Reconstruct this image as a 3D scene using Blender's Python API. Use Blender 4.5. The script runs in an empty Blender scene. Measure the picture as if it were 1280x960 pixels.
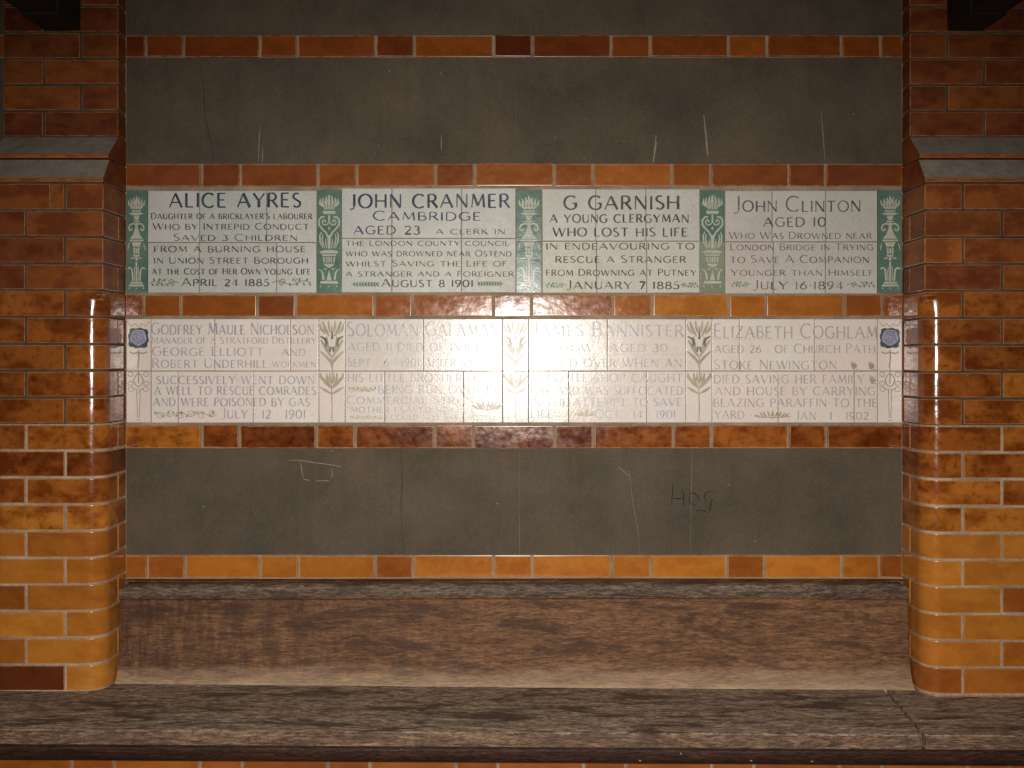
import bpy, bmesh, math, random
from mathutils import Vector, Matrix
random.seed(7)
C = bpy.context.scene
COL = C.collection
R = math.radians

# ------------------------------------------------------------------ camera
F = 1295.0          # focal length in pixels of the 1280-wide photograph
D = 2.94            # camera to wall (m)
H = 1.35            # camera height
CX, CY = 642.5, 450.0
cd = bpy.data.cameras.new('camera'); cam = bpy.data.objects.new('camera', cd); COL.objects.link(cam)
cam.location = (0, -D, H); cam.rotation_euler = (R(90), 0, 0)
cd.sensor_width = 36; cd.lens = 36*F/1280
cd.shift_x = -(CX-640)/1280; cd.shift_y = -(480-CY)/1280
cd.clip_start = 0.02; cd.clip_end = 500
C.camera = cam

# ------------------------------------------------------------------ light
w = bpy.data.worlds.new("World"); C.world = w; w.use_nodes = True
nt = w.node_tree; nt.nodes.clear()
sky = nt.nodes.new('ShaderNodeTexSky'); sky.sky_type = 'NISHITA'; sky.sun_disc = False
sky.sun_elevation = R(38); sky.sun_rotation = R(10); sky.dust_density = 3
bg = nt.nodes.new('ShaderNodeBackground'); bg.inputs[1].default_value = 0.05
wo = nt.nodes.new('ShaderNodeOutputWorld')
nt.links.new(sky.outputs[0], bg.inputs[0]); nt.links.new(bg.outputs[0], wo.inputs[0])
sd = bpy.data.lights.new('sun', 'SUN'); sun = bpy.data.objects.new('sun', sd); COL.objects.link(sun)
sd.energy = 1.0; sd.angle = R(12); sd.color = (1, .95, .88)
sun.rotation_euler = (R(-52), 0, R(-10))          # behind the building: the bay itself stays in shade
# the photographer's flash, just above the lens
fd = bpy.data.lights.new('camera_flash', 'SPOT'); fl = bpy.data.objects.new('camera_flash', fd); COL.objects.link(fl)
fd.energy = 720; fd.shadow_soft_size = 0.016; fd.spot_size = R(97); fd.spot_blend = 1.0; fd.color = (1, .94, .86)
fl.location = (0.0, -D+0.02, H+0.03)
fl.rotation_euler = (R(90-15), 0, 0)
C.view_settings.view_transform = 'Standard'; C.view_settings.look = 'None'
C.view_settings.exposure = -1.15; C.view_settings.gamma = 1.0
C.view_settings.use_curve_mapping = False

def X(px, d=0.0): return (px-CX)/F*(D-d)
def Z(py, d=0.0): return H-(py-CY)/F*(D-d)

# ------------------------------------------------------------------ materials
class NM:
    def __init__(s, name):
        s.m = bpy.data.materials.new(name); s.m.use_nodes = True
        s.t = s.m.node_tree; s.b = s.t.nodes['Principled BSDF']
        s.co = s.n('ShaderNodeTexCoord')
    def n(s, ty, **k):
        x = s.t.nodes.new(ty)
        for a, v in k.items(): setattr(x, a, v)
        return x
    def l(s, a, b): s.t.links.new(a, b)
    def local(s, seeded=True, scale=(1, 1, 1), out='Object'):
        mp = s.n('ShaderNodeMapping'); mp.inputs['Scale'].default_value = scale
        s.l(s.co.outputs[out], mp.inputs['Vector'])
        if seeded:
            oi = s.n('ShaderNodeObjectInfo'); mu = s.n('ShaderNodeMath', operation='MULTIPLY'); mu.inputs[1].default_value = 57.0
            s.l(oi.outputs['Random'], mu.inputs[0])
            cb = s.n('ShaderNodeCombineXYZ'); s.l(mu.outputs[0], cb.inputs[0]); s.l(mu.outputs[0], cb.inputs[1]); s.l(mu.outputs[0], cb.inputs[2])
            s.l(cb.outputs[0], mp.inputs['Location'])
        return mp.outputs[0]
    def noise(s, vec, sc, det=4, rough=.55, dist=0):
        x = s.n('ShaderNodeTexNoise'); x.inputs['Scale'].default_value = sc; x.inputs['Detail'].default_value = det
        x.inputs['Roughness'].default_value = rough; x.inputs['Distortion'].default_value = dist
        s.l(vec, x.inputs['Vector']); return x.outputs['Fac']
    def ramp(s, fac, pts):
        r = s.n('ShaderNodeValToRGB'); e = r.color_ramp.elements
        while len(e) < len(pts): e.new(.5)
        for k, (p, c) in enumerate(pts):
            e[k].position = p; e[k].color = (c, c, c, 1) if isinstance(c, (int, float)) else (*c, 1)
        s.l(fac, r.inputs[0]); return r.outputs[0]
    def mix(s, fac, a, b, mode='MIX'):
        x = s.n('ShaderNodeMix', data_type='RGBA', blend_type=mode)
        def put(v, sock):
            if isinstance(v, (int, float)): sock.default_value = v if sock.type == 'VALUE' else (v, v, v, 1)
            elif isinstance(v, tuple): sock.default_value = (*v, 1)
            else: s.l(v, sock)
        put(fac, x.inputs[0]); put(a, x.inputs[6]); put(b, x.inputs[7]); return x.outputs[2]
    def bump(s, h, strength, dist, prev=None):
        x = s.n('ShaderNodeBump'); x.inputs['Strength'].default_value = strength; x.inputs['Distance'].default_value = dist
        s.l(h, x.inputs['Height'])
        if prev is not None: s.l(prev, x.inputs['Normal'])
        return x.outputs[0]
    def fin(s, color=None, rough=None, normal=None, spec=None):
        for v, k in ((color, 'Base Color'), (rough, 'Roughness'), (normal, 'Normal')):
            if v is None: continue
            if isinstance(v, (int, float)): s.b.inputs[k].default_value = v
            elif isinstance(v, tuple): s.b.inputs[k].default_value = (*v, 1)
            else: s.l(v, s.b.inputs[k])
        if spec is not None: s.b.inputs['Specular IOR Level'].default_value = spec
        return s.m
    def objcol(s):
        oi = s.n('ShaderNodeObjectInfo'); return oi.outputs['Color'], oi.outputs['Random']

def mat_brick(name, mott, dull=False):
    q = NM(name); col, rnd = q.objcol(); v = q.local()
    n1 = q.noise(q.local(True, (1, 1, 1.7)), 11, 4, .6)
    n2 = q.noise(v, 55, 5, .6)
    n3 = q.noise(v, 420, 3, .6)
    c = q.mix(q.ramp(n1, [(.40, 1.0), (.58, 0.0)]), col, q.mix(1.0, col, (.44, .29, .24), 'MULTIPLY'))
    c = q.mix(mott, col, c)
    c = q.mix(q.ramp(n2, [(.5, 0.0), (.75, .45)]), c, q.mix(1.0, c, (1.25, 1.3, 1.35), 'MULTIPLY'))
    if mott > .8: c = q.mix(q.ramp(n2, [(.30, .65), (.46, 0.0)]), c, q.mix(1.0, c, (.28, .20, .18), 'MULTIPLY'))
    c = q.mix(q.ramp(n3, [(.68, 0.0), (.72, .6)]), c, q.mix(1.0, c, (.35, .3, .3), 'MULTIPLY'))
    ro = q.ramp(n2, [(.35, .42), (.7, .55)]) if dull else q.ramp(n2, [(.35, .13), (.7, .22)])
    b = q.bump(q.noise(v, 17, 3, .5), .40, .0035)
    b = q.bump(q.noise(v, 90, 2, .5), .12, .0006, b)
    return q.fin(c, ro, b, .3 if dull else None)
M_brick = mat_brick('glazed_brick', .34)
M_brick_mott = mat_brick('mottled_glazed_brick', .85)

M_brick_dull = mat_brick('dulled_glazed_brick', .7, True)
def mat_arris():
    q = NM('glaze_thin_on_arris'); col, rnd = q.objcol(); v = q.local()
    c = q.mix(q.ramp(q.noise(v, 45, 4), [(.38, .15), (.60, .95)]), col, q.mix(.62, q.mix(1.0, col, (1.5, 1.7, 1.9), 'MULTIPLY'), (.50, .26, .10)))
    return q.fin(c, .22)
M_arris = mat_arris()
def mat_mortar(name, a, b_, rough=.9):
    q = NM(name); v = q.local(False)
    c = q.mix(q.ramp(q.noise(v, 9, 5), [(.35, 0.0), (.65, 1.0)]), a, b_)
    c = q.mix(q.ramp(q.noise(v, 160, 4), [(.45, 0.0), (.7, .6)]), c, q.mix(1.0, c, (.5, .45, .42), 'MULTIPLY'))
    return q.fin(c, rough, q.bump(q.noise(v, 300, 4), .6, .001))
M_mortar = mat_mortar('mortar_pale', (.34, .26, .19), (.19, .145, .105))
M_mortar_w = mat_mortar('mortar_white', (.47, .37, .28), (.27, .20, .145))
M_mortar_d = mat_mortar('mortar_sooty', (.050, .036, .026), (.10, .072, .050))

def mat_slate():
    q = NM('slate'); v = q.local(False, out='Object')
    n1 = q.noise(v, 3.5, 6, .6); n2 = q.noise(v, 28, 6, .65); n3 = q.noise(v, 260, 4, .6)
    c = q.mix(q.ramp(n1, [(.35, 0.0), (.65, 1.0)]), (.070, .053, .035), (.116, .083, .053))
    c = q.mix(q.ramp(n2, [(.4, 0.0), (.7, .5)]), c, (.080, .070, .052))
    c = q.mix(q.ramp(n3, [(.50, 0.0), (.72, .42)]), c, (.15, .12, .09))
    c = q.mix(q.ramp(n3, [(.30, .4), (.47, 0.0)]), c, (.035, .028, .02))
    c = q.mix(q.ramp(q.noise(v, 6, 8, .75, .6), [(.42, 0.0), (.64, .55)]), c, q.mix(1.0, c, (.66, .68, .74), 'MULTIPLY'))
    c = q.mix(q.ramp(q.noise(v, 2.2, 6, .7), [(.46, 0.0), (.70, .5)]), c, q.mix(1.0, c, (1.15, 1.22, 1.35), 'MULTIPLY'))
    c = q.mix(q.ramp(q.noise(q.local(False, (16, 16, 1.6)), 2.2, 5, .7), [(.52, 0.0), (.74, .3)]), c, q.mix(1.0, c, (.66, .64, .62), 'MULTIPLY'))
    vs = q.local(False, (14, 14, .8))
    c = q.mix(q.ramp(q.noise(vs, 2, 4), [(.56, 0.0), (.76, .13)]), c, (.13, .11, .085))
    sp = q.noise(v, 480, 1)
    c = q.mix(q.ramp(sp, [(.79, 0.0), (.81, .6)]), c, (.40, .35, .28))
    return q.fin(c, q.ramp(n2, [(.3, .5), (.7, .72)]), q.bump(n3, .35, .0008, q.bump(q.noise(v, 12, 3), .3, .004)), .10)
M_slate = mat_slate()

def mat_tile(name, base, alt, r0, r1, bfine, bdist, speck, sp_amt):
    q = NM(name); col, rnd = q.objcol(); v = q.local()
    c = q.mix(q.ramp(q.noise(v, 10, 4), [(.35, 0.0), (.7, 1.0)]), base, alt)
    c = q.mix(1.0, c, col, 'MULTIPLY')
    n3 = q.noise(v, 330, 3, .65)
    c = q.mix(q.ramp(n3, [(.5, 0.0), (.68, sp_amt)]), c, speck)
    c = q.mix(q.ramp(q.noise(v, 24, 5, .7), [(.60, 0.0), (.74, .25)]), c, speck)
    n4 = q.noise(v, 60, 4)
    b = q.bump(q.noise(v, 14, 2), .5, bdist*1.1)
    b = q.bump(q.noise(v, 190, 3, .6), bfine, bdist*.35, b)
    return q.fin(c, q.ramp(n4, [(.3, r0), (.7, r1)]), b)
M_tileA = mat_tile('cream_tile_speckled', (.475, .475, .435), (.535, .54, .50), .42, .55, .6, .0014, (.27, .22, .17), .6)
M_tileB = mat_tile('cream_tile_gloss', (.70, .62, .56), (.74, .67, .61), .165, .235, .85, .0010, (.45, .35, .28), .28)
M_tileG = mat_tile('green_tile', (.060, .130, .098), (.105, .185, .145), .2, .32, .5, .0016, (.16, .24, .19), .6)
M_tileP = mat_tile('pale_green_tile', (.20, .235, .16), (.26, .28, .20), .16, .26, .5, .0016, (.13, .16, .10), .6)
M_relief = mat_tile('cream_relief', (.42, .41, .33), (.52, .50, .42), .18, .28, .5, .0012, (.20, .25, .19), .7)

def mat_ink(name, a, b_, ro=.34, sp=.5):
    q = NM(name); v = q.local(False)
    c = q.mix(q.ramp(q.noise(v, 40, 4), [(.38, 0.0), (.64, 1.0)]), a, b_)
    return q.fin(c, ro, q.bump(q.noise(v, 190, 3, .6), .4, .0006), sp)
M_inkA = mat_ink('ink_navy', (.012, .016, .030), (.03, .068, .105), .6, .3)
M_inkB = mat_ink('ink_umber', (.05, .035, .025), (.10, .10, .11), .6, .3)
M_inkC = mat_ink('ink_slate_blue', (.02, .032, .050), (.06, .095, .13), .6, .3)
M_inkD = mat_ink('ink_plum_grey', (.055, .045, .055), (.15, .13, .15), .6, .3)
M_inkG = mat_ink('ink_grey', (.27, .275, .32), (.40, .385, .40))
M_inkT = mat_ink('ink_tan_grey', (.34, .30, .285), (.43, .39, .37))
M_green = mat_ink('ink_green', (.07, .14, .09), (.14, .22, .15), .6, .3)
M_olive = mat_ink('ink_olive', (.30, .25, .155), (.40, .34, .235))
M_olived = mat_ink('ink_dark_olive', (.06, .075, .05), (.12, .12, .08))
M_dkgreen = mat_ink('ink_dark_green', (.03, .055, .055), (.07, .10, .09))
M_lilac = mat_ink('ink_lilac', (.27, .27, .36), (.38, .37, .45))
M_lilacd = mat_ink('ink_dark_lilac', (.13, .12, .22), (.20, .18, .30))
M_rule = mat_ink('ink_rule', (.42, .36, .34), (.50, .44, .42))
M_chalk = mat_ink('chalk', (.30, .27, .23), (.20, .17, .14), .9, .1)
M_crack = mat_ink('crack_dark', (.006, .005, .004), (.012, .010, .008), .9, .05)
M_faint = mat_ink('faint_line', (.15, .12, .09), (.11, .09, .068))
M_gold = mat_ink('ochre_scratch', (.15, .105, .045), (.10, .078, .042))

def mat_wood(name, cols, stain, stain_amt, rough, pale=None, zlo=0, grain=1.0):
    q = NM(name); v = q.local(False, (1.2, 10, 14)); v2 = q.local(False)
    n = q.noise(v, 5, 7, .68, .6)
    c = q.ramp(n, [(.28, cols[0]), (.5, cols[1]), (.74, cols[2])])
    vf = q.local(False, (22, 120, 160)); nf = q.noise(vf, 1.6, 4, .7)
    c = q.mix(q.ramp(nf, [(.48, 0.0), (.60, .85*grain)]), c, q.mix(1.0, c, (.40, .36, .33), 'MULTIPLY'))
    nm = q.noise(q.local(False, (16, 60, 85)), 2.2, 6, .72, .8)
    c = q.mix(q.ramp(nm, [(.47, 0.0), (.57, .85*grain)]), c, q.mix(1.0, c, (.36, .30, .26), 'MULTIPLY'))
    c = q.mix(q.ramp(nm, [(.30, .8*grain), (.44, 0.0)]), c, q.mix(1.0, c, (1.7, 1.65, 1.6), 'MULTIPLY'))
    pit = q.noise(q.local(False, (60, 150, 200)), 1.5, 3, .6, .5)
    c = q.mix(q.ramp(pit, [(.60, 0.0), (.66, .8*grain)]), c, q.mix(1.0, c, (.3, .26, .24), 'MULTIPLY'))
    st = q.noise(q.local(False, (2.0, 7, 8)), 2.6, 7, .7, .6)
    if pale:      # old damp staining, heaviest at the upper left
        gx = q.n('ShaderNodeSeparateXYZ'); q.l(q.co.outputs['Object'], gx.inputs[0])
        g1 = q.n('ShaderNodeMapRange'); g1.inputs[1].default_value = .2; g1.inputs[2].default_value = -1.0; g1.inputs[3].default_value = 0; g1.inputs[4].default_value = .75
        q.l(gx.outputs['X'], g1.inputs[0])
        sn = q.noise(q.local(False, (26, 4, 5)), 1.6, 6, .7, .5)
        mm = q.n('ShaderNodeMath', operation='MULTIPLY'); q.l(g1.outputs[0], mm.inputs[0]); q.l(q.ramp(sn, [(.40, 0.0), (.60, 1.0)]), mm.inputs[1])
        c = q.mix(mm.outputs[0], c, stain)
    c = q.mix(q.ramp(st, [(.51, 0.0), (.60, stain_amt)]), c, stain)
    vd = q.local(False, (30, 1, 3)); 
    c = q.mix(q.ramp(q.noise(vd, 1.5, 4, .6), [(.56, 0.0), (.72, .35*grain)]), c, q.mix(1.0, c, (.5, .45, .42), 'MULTIPLY'))
    sp = q.noise(v2, 300, 2)
    c = q.mix(q.ramp(sp, [(.62, 0.0), (.72, .4)]), c, q.mix(1.0, c, (1.5, 1.5, 1.5), 'MULTIPLY'))
    if pale:
        sx = q.n('ShaderNodeSeparateXYZ'); q.l(q.co.outputs['Object'], sx.inputs[0])
        ad = q.n('ShaderNodeMath', operation='ADD'); q.l(sx.outputs['Z'], ad.inputs[0])
        mn = q.n('ShaderNodeMath', operation='MULTIPLY_ADD'); mn.inputs[1].default_value = .09; mn.inputs[2].default_value = -.045
        q.l(q.noise(q.local(False, (2, 6, 9)), 4, 6, .65), mn.inputs[0]); q.l(mn.outputs[0], ad.inputs[1])
        mr = q.n('ShaderNodeMapRange'); mr.inputs[1].default_value = zlo-.012; mr.inputs[2].default_value = zlo+.052
        mr.inputs[3].default_value = .85; mr.inputs[4].default_value = 0
        q.l(ad.outputs[0], mr.inputs[0]); c = q.mix(mr.outputs[0], c, q.mix(q.ramp(nf, [(.45, 0.), (.7, .6)]), pale, cols[1]))
    b = q.bump(nf, .8, .0014); b = q.bump(nm, .7, .003, b); b = q.bump(n, .4, .004, b)
    return q.fin(c, rough, b, .35)
ZS = H-.8955            # seat level at x = 0
M_back = mat_wood('weathered_oak', ((.11, .047, .019), (.205, .095, .040), (.30, .15, .068)), (.045, .018, .009), .75, .62, (.50, .355, .225), ZS, .75)
M_rail = mat_wood('greyed_oak_rail', ((.08, .048, .032), (.17, .112, .076), (.28, .20, .145)), (.04, .024, .016), .7, .5)
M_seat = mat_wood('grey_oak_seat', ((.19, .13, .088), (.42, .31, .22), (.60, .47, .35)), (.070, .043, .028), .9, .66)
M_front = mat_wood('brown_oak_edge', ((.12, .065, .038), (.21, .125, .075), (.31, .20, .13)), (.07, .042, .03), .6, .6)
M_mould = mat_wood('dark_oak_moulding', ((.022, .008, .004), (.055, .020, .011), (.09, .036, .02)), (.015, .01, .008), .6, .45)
M_timber = mat_wood('black_timber', ((.008, .006, .005), (.013, .011, .009), (.020, .017, .014)), (.006, .005, .004), .5, .55)
def mat_dust():
    q = NM('dusty_weathering'); v = q.local()
    n = q.noise(v, 18, 6, .7)
    c = q.ramp(n, [(.3, (.19, .15, .115)), (.5, (.25, .205, .165)), (.72, (.31, .26, .21))])
    c = q.mix(q.ramp(q.noise(v, 45, 5, .7), [(.62, 0.), (.68, .8)]), c, (.12, .045, .02))
    return q.fin(c, .85, q.bump(q.noise(v, 60, 5), .7, .003))
M_dust = mat_dust()
def mat_plain(name, a, b_, sc, rough):
    q = NM(name); v = q.local(False)
    c = q.mix(q.ramp(q.noise(v, sc, 6), [(.35, 0.), (.65, 1.)]), a, b_)
    return q.fin(c, rough, q.bump(q.noise(v, sc*10, 4), .4, .003))
M_pave = mat_plain('paving', (.20, .18, .155), (.28, .26, .23), 4, .85)
M_grass = mat_plain('lawn', (.04, .07, .02), (.07, .10, .03), 3, .9)

# ------------------------------------------------------------------ helpers
def link(name, me, mat, parent=None, loc=(0, 0, 0), rot=None, color=None, label=None):
    o = bpy.data.objects.new(name, me); COL.objects.link(o)
    if mat is not None and not me.materials:
        me.materials.append(mat)
        if mat in (M_brick, M_brick_mott, M_brick_dull): me.materials.append(M_arris)
        else:
            for p in me.polygons: p.material_index = 0
    o.location = loc
    if rot: o.rotation_euler = rot
    if parent is not None: o.parent = parent; 
    if color: o.color = (*color, 1)
    if label: o['label'] = label
    return o
def empty(name, label, cat, group=None, loc=(0, 0, 0)):
    o = bpy.data.objects.new(name, None); COL.objects.link(o); o.location = loc
    o['label'] = label; o['category'] = cat
    if group: o['group'] = group
    o.empty_display_size = .1
    return o
def sub(parent, name, me, mat, wloc, rot=None, color=None, label=None):
    "child placed at a world location under an unrotated parent"
    L = parent.matrix_basis.translation
    q = parent.parent
    off = Vector(L)
    while q is not None: off += q.matrix_basis.translation; q = q.parent
    return link(name, me, mat, parent, Vector(wloc)-off, rot, color, label)

def mesh_from_bm(bm, name, ang=25):
    bmesh.ops.recalc_face_normals(bm, faces=bm.faces)
    bm.faces.ensure_lookup_table(); bm.normal_update()
    ar = {f: f.calc_area() for f in bm.faces}
    lim = math.cos(R(50)); nor = []
    for f in bm.faces:
        for lp in f.loops:                       # area-weighted corner normals: flat faces stay flat
            s = Vector((0, 0, 0))
            for g in lp.vert.link_faces:
                if g.normal.dot(f.normal) > lim: s += g.normal*ar[g]
            nor.append(s.normalized() if s.length > 1e-12 else f.normal.copy())
    me = bpy.data.meshes.new(name); bm.to_mesh(me); bm.free()
    for p in me.polygons: p.use_smooth = True
    me.normals_split_custom_set(nor)
    return me
def prism(profile, z0, z1, jit=0.0, bev=.0015, name='prism', prof_top=None, mid=None):
    """plan polygon (x, y) extruded in z; optional different top polygon joined through height mid"""
    bm = bmesh.new()
    rings = [(profile, z0)]
    if prof_top: rings += [(profile, mid[0]), (prof_top, mid[1]), (prof_top, z1)]
    else: rings += [(profile, z1)]
    vr = [[bm.verts.new((x, y, z)) for x, y in pr] for pr, z in rings]
    n = len(profile)
    bm.faces.new(list(reversed(vr[0]))); bm.faces.new(vr[-1])
    for a, b in zip(vr[:-1], vr[1:]):
        for i in range(n):
            j = (i+1) % n
            bm.faces.new((a[i], a[j], b[j], b[i]))
    if jit:
        for v in bm.verts: v.co += Vector((random.uniform(-jit, jit), random.uniform(-jit, jit)*.6, random.uniform(-jit, jit)))
    bmesh.ops.recalc_face_normals(bm, faces=bm.faces)
    if bev:
        es = [e for e in bm.edges if len(e.link_faces) == 2 and e.calc_face_angle(0) > R(35)]
        bmesh.ops.bevel(bm, geom=es, offset=bev, segments=2, profile=.6, affect='EDGES', clamp_overlap=True, material=1)
    return mesh_from_bm(bm, name)
_cache = {}
def box_me(w_, d_, h_, bev=.0016, jit=.0005, variants=3, nm='block'):
    k = (round(w_, 3), round(d_, 3), round(h_, 4), bev, random.randrange(variants), nm)
    if k not in _cache:
        a, b = k[0]/2, k[1]/2
        _cache[k] = prism([(-a, -b), (a, -b), (a, b), (-a, b)], -h_/2, h_/2, jit, bev, nm)
    return _cache[k]
def extrude_x(profile, x0, x1, nx=1, bev=.0, name='board', wob=0.0):
    "profile of (d, z) points, extruded along x (d points towards the viewer)"
    bm = bmesh.new(); cols = []
    for i in range(nx+1):
        x = x0+(x1-x0)*i/nx
        cols.append([bm.verts.new((x, -d+random.uniform(-wob, wob), z+random.uniform(-wob, wob))) for d, z in profile])
    n = len(profile)
    for a, b in zip(cols[:-1], cols[1:]):
        for i in range(n):
            j = (i+1) % n; bm.faces.new((a[i], a[j], b[j], b[i]))
    bm.faces.new(cols[0]); bm.faces.new(list(reversed(cols[-1])))
    bmesh.ops.recalc_face_normals(bm, faces=bm.faces)
    if bev:
        es = [e for e in bm.edges if len(e.link_faces) == 2 and e.calc_face_angle(0) > R(35)]
        bmesh.ops.bevel(bm, geom=es, offset=bev, segments=2, affect='EDGES', clamp_overlap=True)
    return mesh_from_bm(bm, name, 30)

def glaze(t, var=.10):
    "brick glaze colour: 0 = dark oxblood, .5 = red brown, 1 = honey"
    t = max(0, min(1, t+random.uniform(-var, var)))
    s = [(0, (.085, .017, .006)), (.3, (.20, .050, .010)), (.6, (.35, .108, .015)), (.85, (.48, .178, .024)), (1, (.54, .225, .036))]
    for (a, ca), (b, cb) in zip(s[:-1], s[1:]):
        if t <= b:
            k = (t-a)/(b-a); c = [ca[i]*(1-k)+cb[i]*k for i in range(3)]; break
    g = random.uniform(.9, 1.1)
    return tuple(x*g for x in c)
def rt(a=.25): return (R(random.uniform(-a, a)), R(random.uniform(-a, a)*.4), R(random.uniform(-a, a)))

# ------------------------------------------------------------------ ground, lawn, roof
def sheet(name, x0, x1, y0, y1, z, mat):
    bm = bmesh.new(); bm.faces.new([bm.verts.new(p) for p in ((x0, y0, z), (x1, y0, z), (x1, y1, z), (x0, y1, z))])
    o = link(name, mesh_from_bm(bm, name), mat); o['kind'] = 'structure'; return o
sheet('lawn', -120, 120, -120, 120, -.006, M_grass)
sheet('pavement', -8, 8, -6, 0.3, 0.0, M_pave)

roof = empty('shelter_roof', 'dark boarded lean-to roof over the memorial bay', 'roof', loc=(0, 0, 2.75))
for k in range(12):
    d0 = -.28+k*.165
    bmz = box_me(6.4, .158, .025, .002, .0004, 1, 'roof_board')
    z = 3.05-(d0+.08)*.30
    sub(roof, 'roof_board', bmz, M_timber, (0, -(d0+.08), z), (R(16.7), 0, 0))

# ------------------------------------------------------------------ back wall
wall = link('memorial_wall', prism([(-3, 0), (3, 0), (3, .28), (-3, .28)], 0, 2.85, 0, 0, 'wall_core'), M_mortar)
wall['label'] = 'shaded back wall of grey slate strips and orange glazed brick courses'; wall['category'] = 'wall'
XL, XR = X(158.2), X(1126.8)
def band(y0, y1, joints, tones, jw=3.0, mat=M_brick, proud=.006, tip=0.0):
    z0, z1 = Z(y1), Z(y0)
    ext_l = [-2.2, -1.98, -1.87, -1.65, -1.54]; 
    js = [XL-.004]+[X(j) for j in joints]+[XR+.004]
    g = X(CX+jw/2)
    for i, (a, b) in enumerate(zip(js[:-1], js[1:])):
        t = tones[i % len(tones)]
        aa, bb = a+g, b-g
        me = box_me(bb-aa, .05, z1-z0, .0022, .0007)
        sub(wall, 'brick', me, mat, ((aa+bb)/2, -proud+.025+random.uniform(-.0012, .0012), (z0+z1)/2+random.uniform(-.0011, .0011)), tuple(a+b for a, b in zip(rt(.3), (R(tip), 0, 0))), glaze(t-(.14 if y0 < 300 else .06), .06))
    for sgn in (-1, 1):                       # the neighbouring bays
        x = 1.10
        wd = [.215, .10]*4
        for i, q_ in enumerate(wd):
            me = box_me(q_-.007, .05, z1-z0, .0022, .0007)
            sub(wall, 'brick', me, mat, (sgn*(x+q_/2+.01), -proud+.025, (z0+z1)/2), rt(.3), glaze(tones[i % len(tones)], .05))
            x += q_
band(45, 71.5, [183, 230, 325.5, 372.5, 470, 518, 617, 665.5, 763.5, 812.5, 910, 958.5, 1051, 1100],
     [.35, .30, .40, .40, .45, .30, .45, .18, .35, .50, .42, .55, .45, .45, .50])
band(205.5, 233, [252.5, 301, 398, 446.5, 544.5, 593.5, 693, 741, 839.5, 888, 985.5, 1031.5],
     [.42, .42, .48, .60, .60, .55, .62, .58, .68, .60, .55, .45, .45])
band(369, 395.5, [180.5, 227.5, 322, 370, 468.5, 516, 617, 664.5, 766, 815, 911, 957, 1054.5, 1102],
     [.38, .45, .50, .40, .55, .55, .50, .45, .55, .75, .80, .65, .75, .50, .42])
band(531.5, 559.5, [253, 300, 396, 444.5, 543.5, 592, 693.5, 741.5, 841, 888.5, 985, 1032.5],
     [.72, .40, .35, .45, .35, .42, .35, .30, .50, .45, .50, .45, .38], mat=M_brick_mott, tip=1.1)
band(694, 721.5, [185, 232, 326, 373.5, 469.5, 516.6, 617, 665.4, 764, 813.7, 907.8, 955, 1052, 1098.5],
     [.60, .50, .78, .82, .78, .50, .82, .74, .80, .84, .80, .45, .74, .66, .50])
# slate panels between the courses, each strip of two slabs butted near the middle
def slab(x0, x1, y0, y1):
    z0, z1 = Z(y1), Z(y0)
    me = prism([(x0, -.003), (x1, -.003), (x1, .02), (x0, .02)], z0, z1, 0, .0012, 'slate_panel')
    return sub(wall, 'slate_panel', me, M_slate, (0, 0, 0))
S_top = [slab(XL, X(645.4), -160, 44.3), slab(X(645.6), XR, -160, 44.3)]
S_mid = [slab(XL, X(645.4), 72.2, 204.8), slab(X(645.6), XR, 72.2, 204.8)]
S_low = [slab(XL, X(649.0), 560.3, 693.3), slab(X(649.4), XR, 560.3, 693.3)]
S_bot = [slab(XL, X(648.6), 723.5, 862), slab(X(649.6), XR, 723.5, 862)]
for sgn in (-1, 1):
    for y0, y1 in ((-160, 43.6), (73, 204), (234.5, 367.5), (397, 530), (561, 692.5), (723.5, 862)):
        a, b = sorted((sgn*1.12, sgn*2.6)); slab(a, b, y0, y1)

# ------------------------------------------------------------------ ribbons and lettering
def add_ribbon(bm, pts, wd, y, closed=False, taper=None):
    n = len(pts)
    L = []; Rr = []
    for i in range(n):
        a = Vector(pts[(i-1) % n] if closed or i > 0 else pts[i]); b = Vector(pts[(i+1) % n] if closed or i < n-1 else pts[i])
        t = (b-a); t = t.normalized() if t.length > 1e-9 else Vector((1, 0))
        nrm = Vector((-t.y, t.x))
        hw = wd/2
        if taper: hw *= taper(i/(n-1))
        p = Vector(pts[i])
        L.append(bm.verts.new((p.x+nrm.x*hw, y, p.y+nrm.y*hw))); Rr.append(bm.verts.new((p.x-nrm.x*hw, y, p.y-nrm.y*hw)))
    for i in range(n if closed else n-1):
        j = (i+1) % n
        try: bm.faces.new((L[i], Rr[i], Rr[j], L[j]))
        except ValueError: pass
def flat_mesh(bm, name):
    bmesh.ops.recalc_face_normals(bm, faces=bm.faces)
    for f in bm.faces:
        if f.normal.y > 0: f.normal_flip()
    me = bpy.data.meshes.new(name); bm.to_mesh(me); bm.free(); return me
def arc(cx, cy, rx, ry, a0, a1, n=10):
    return [(cx+rx*math.cos(R(a0+(a1-a0)*i/n)), cy+ry*math.sin(R(a0+(a1-a0)*i/n))) for i in range(n+1)]
T, t_ = 1, 0
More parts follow.
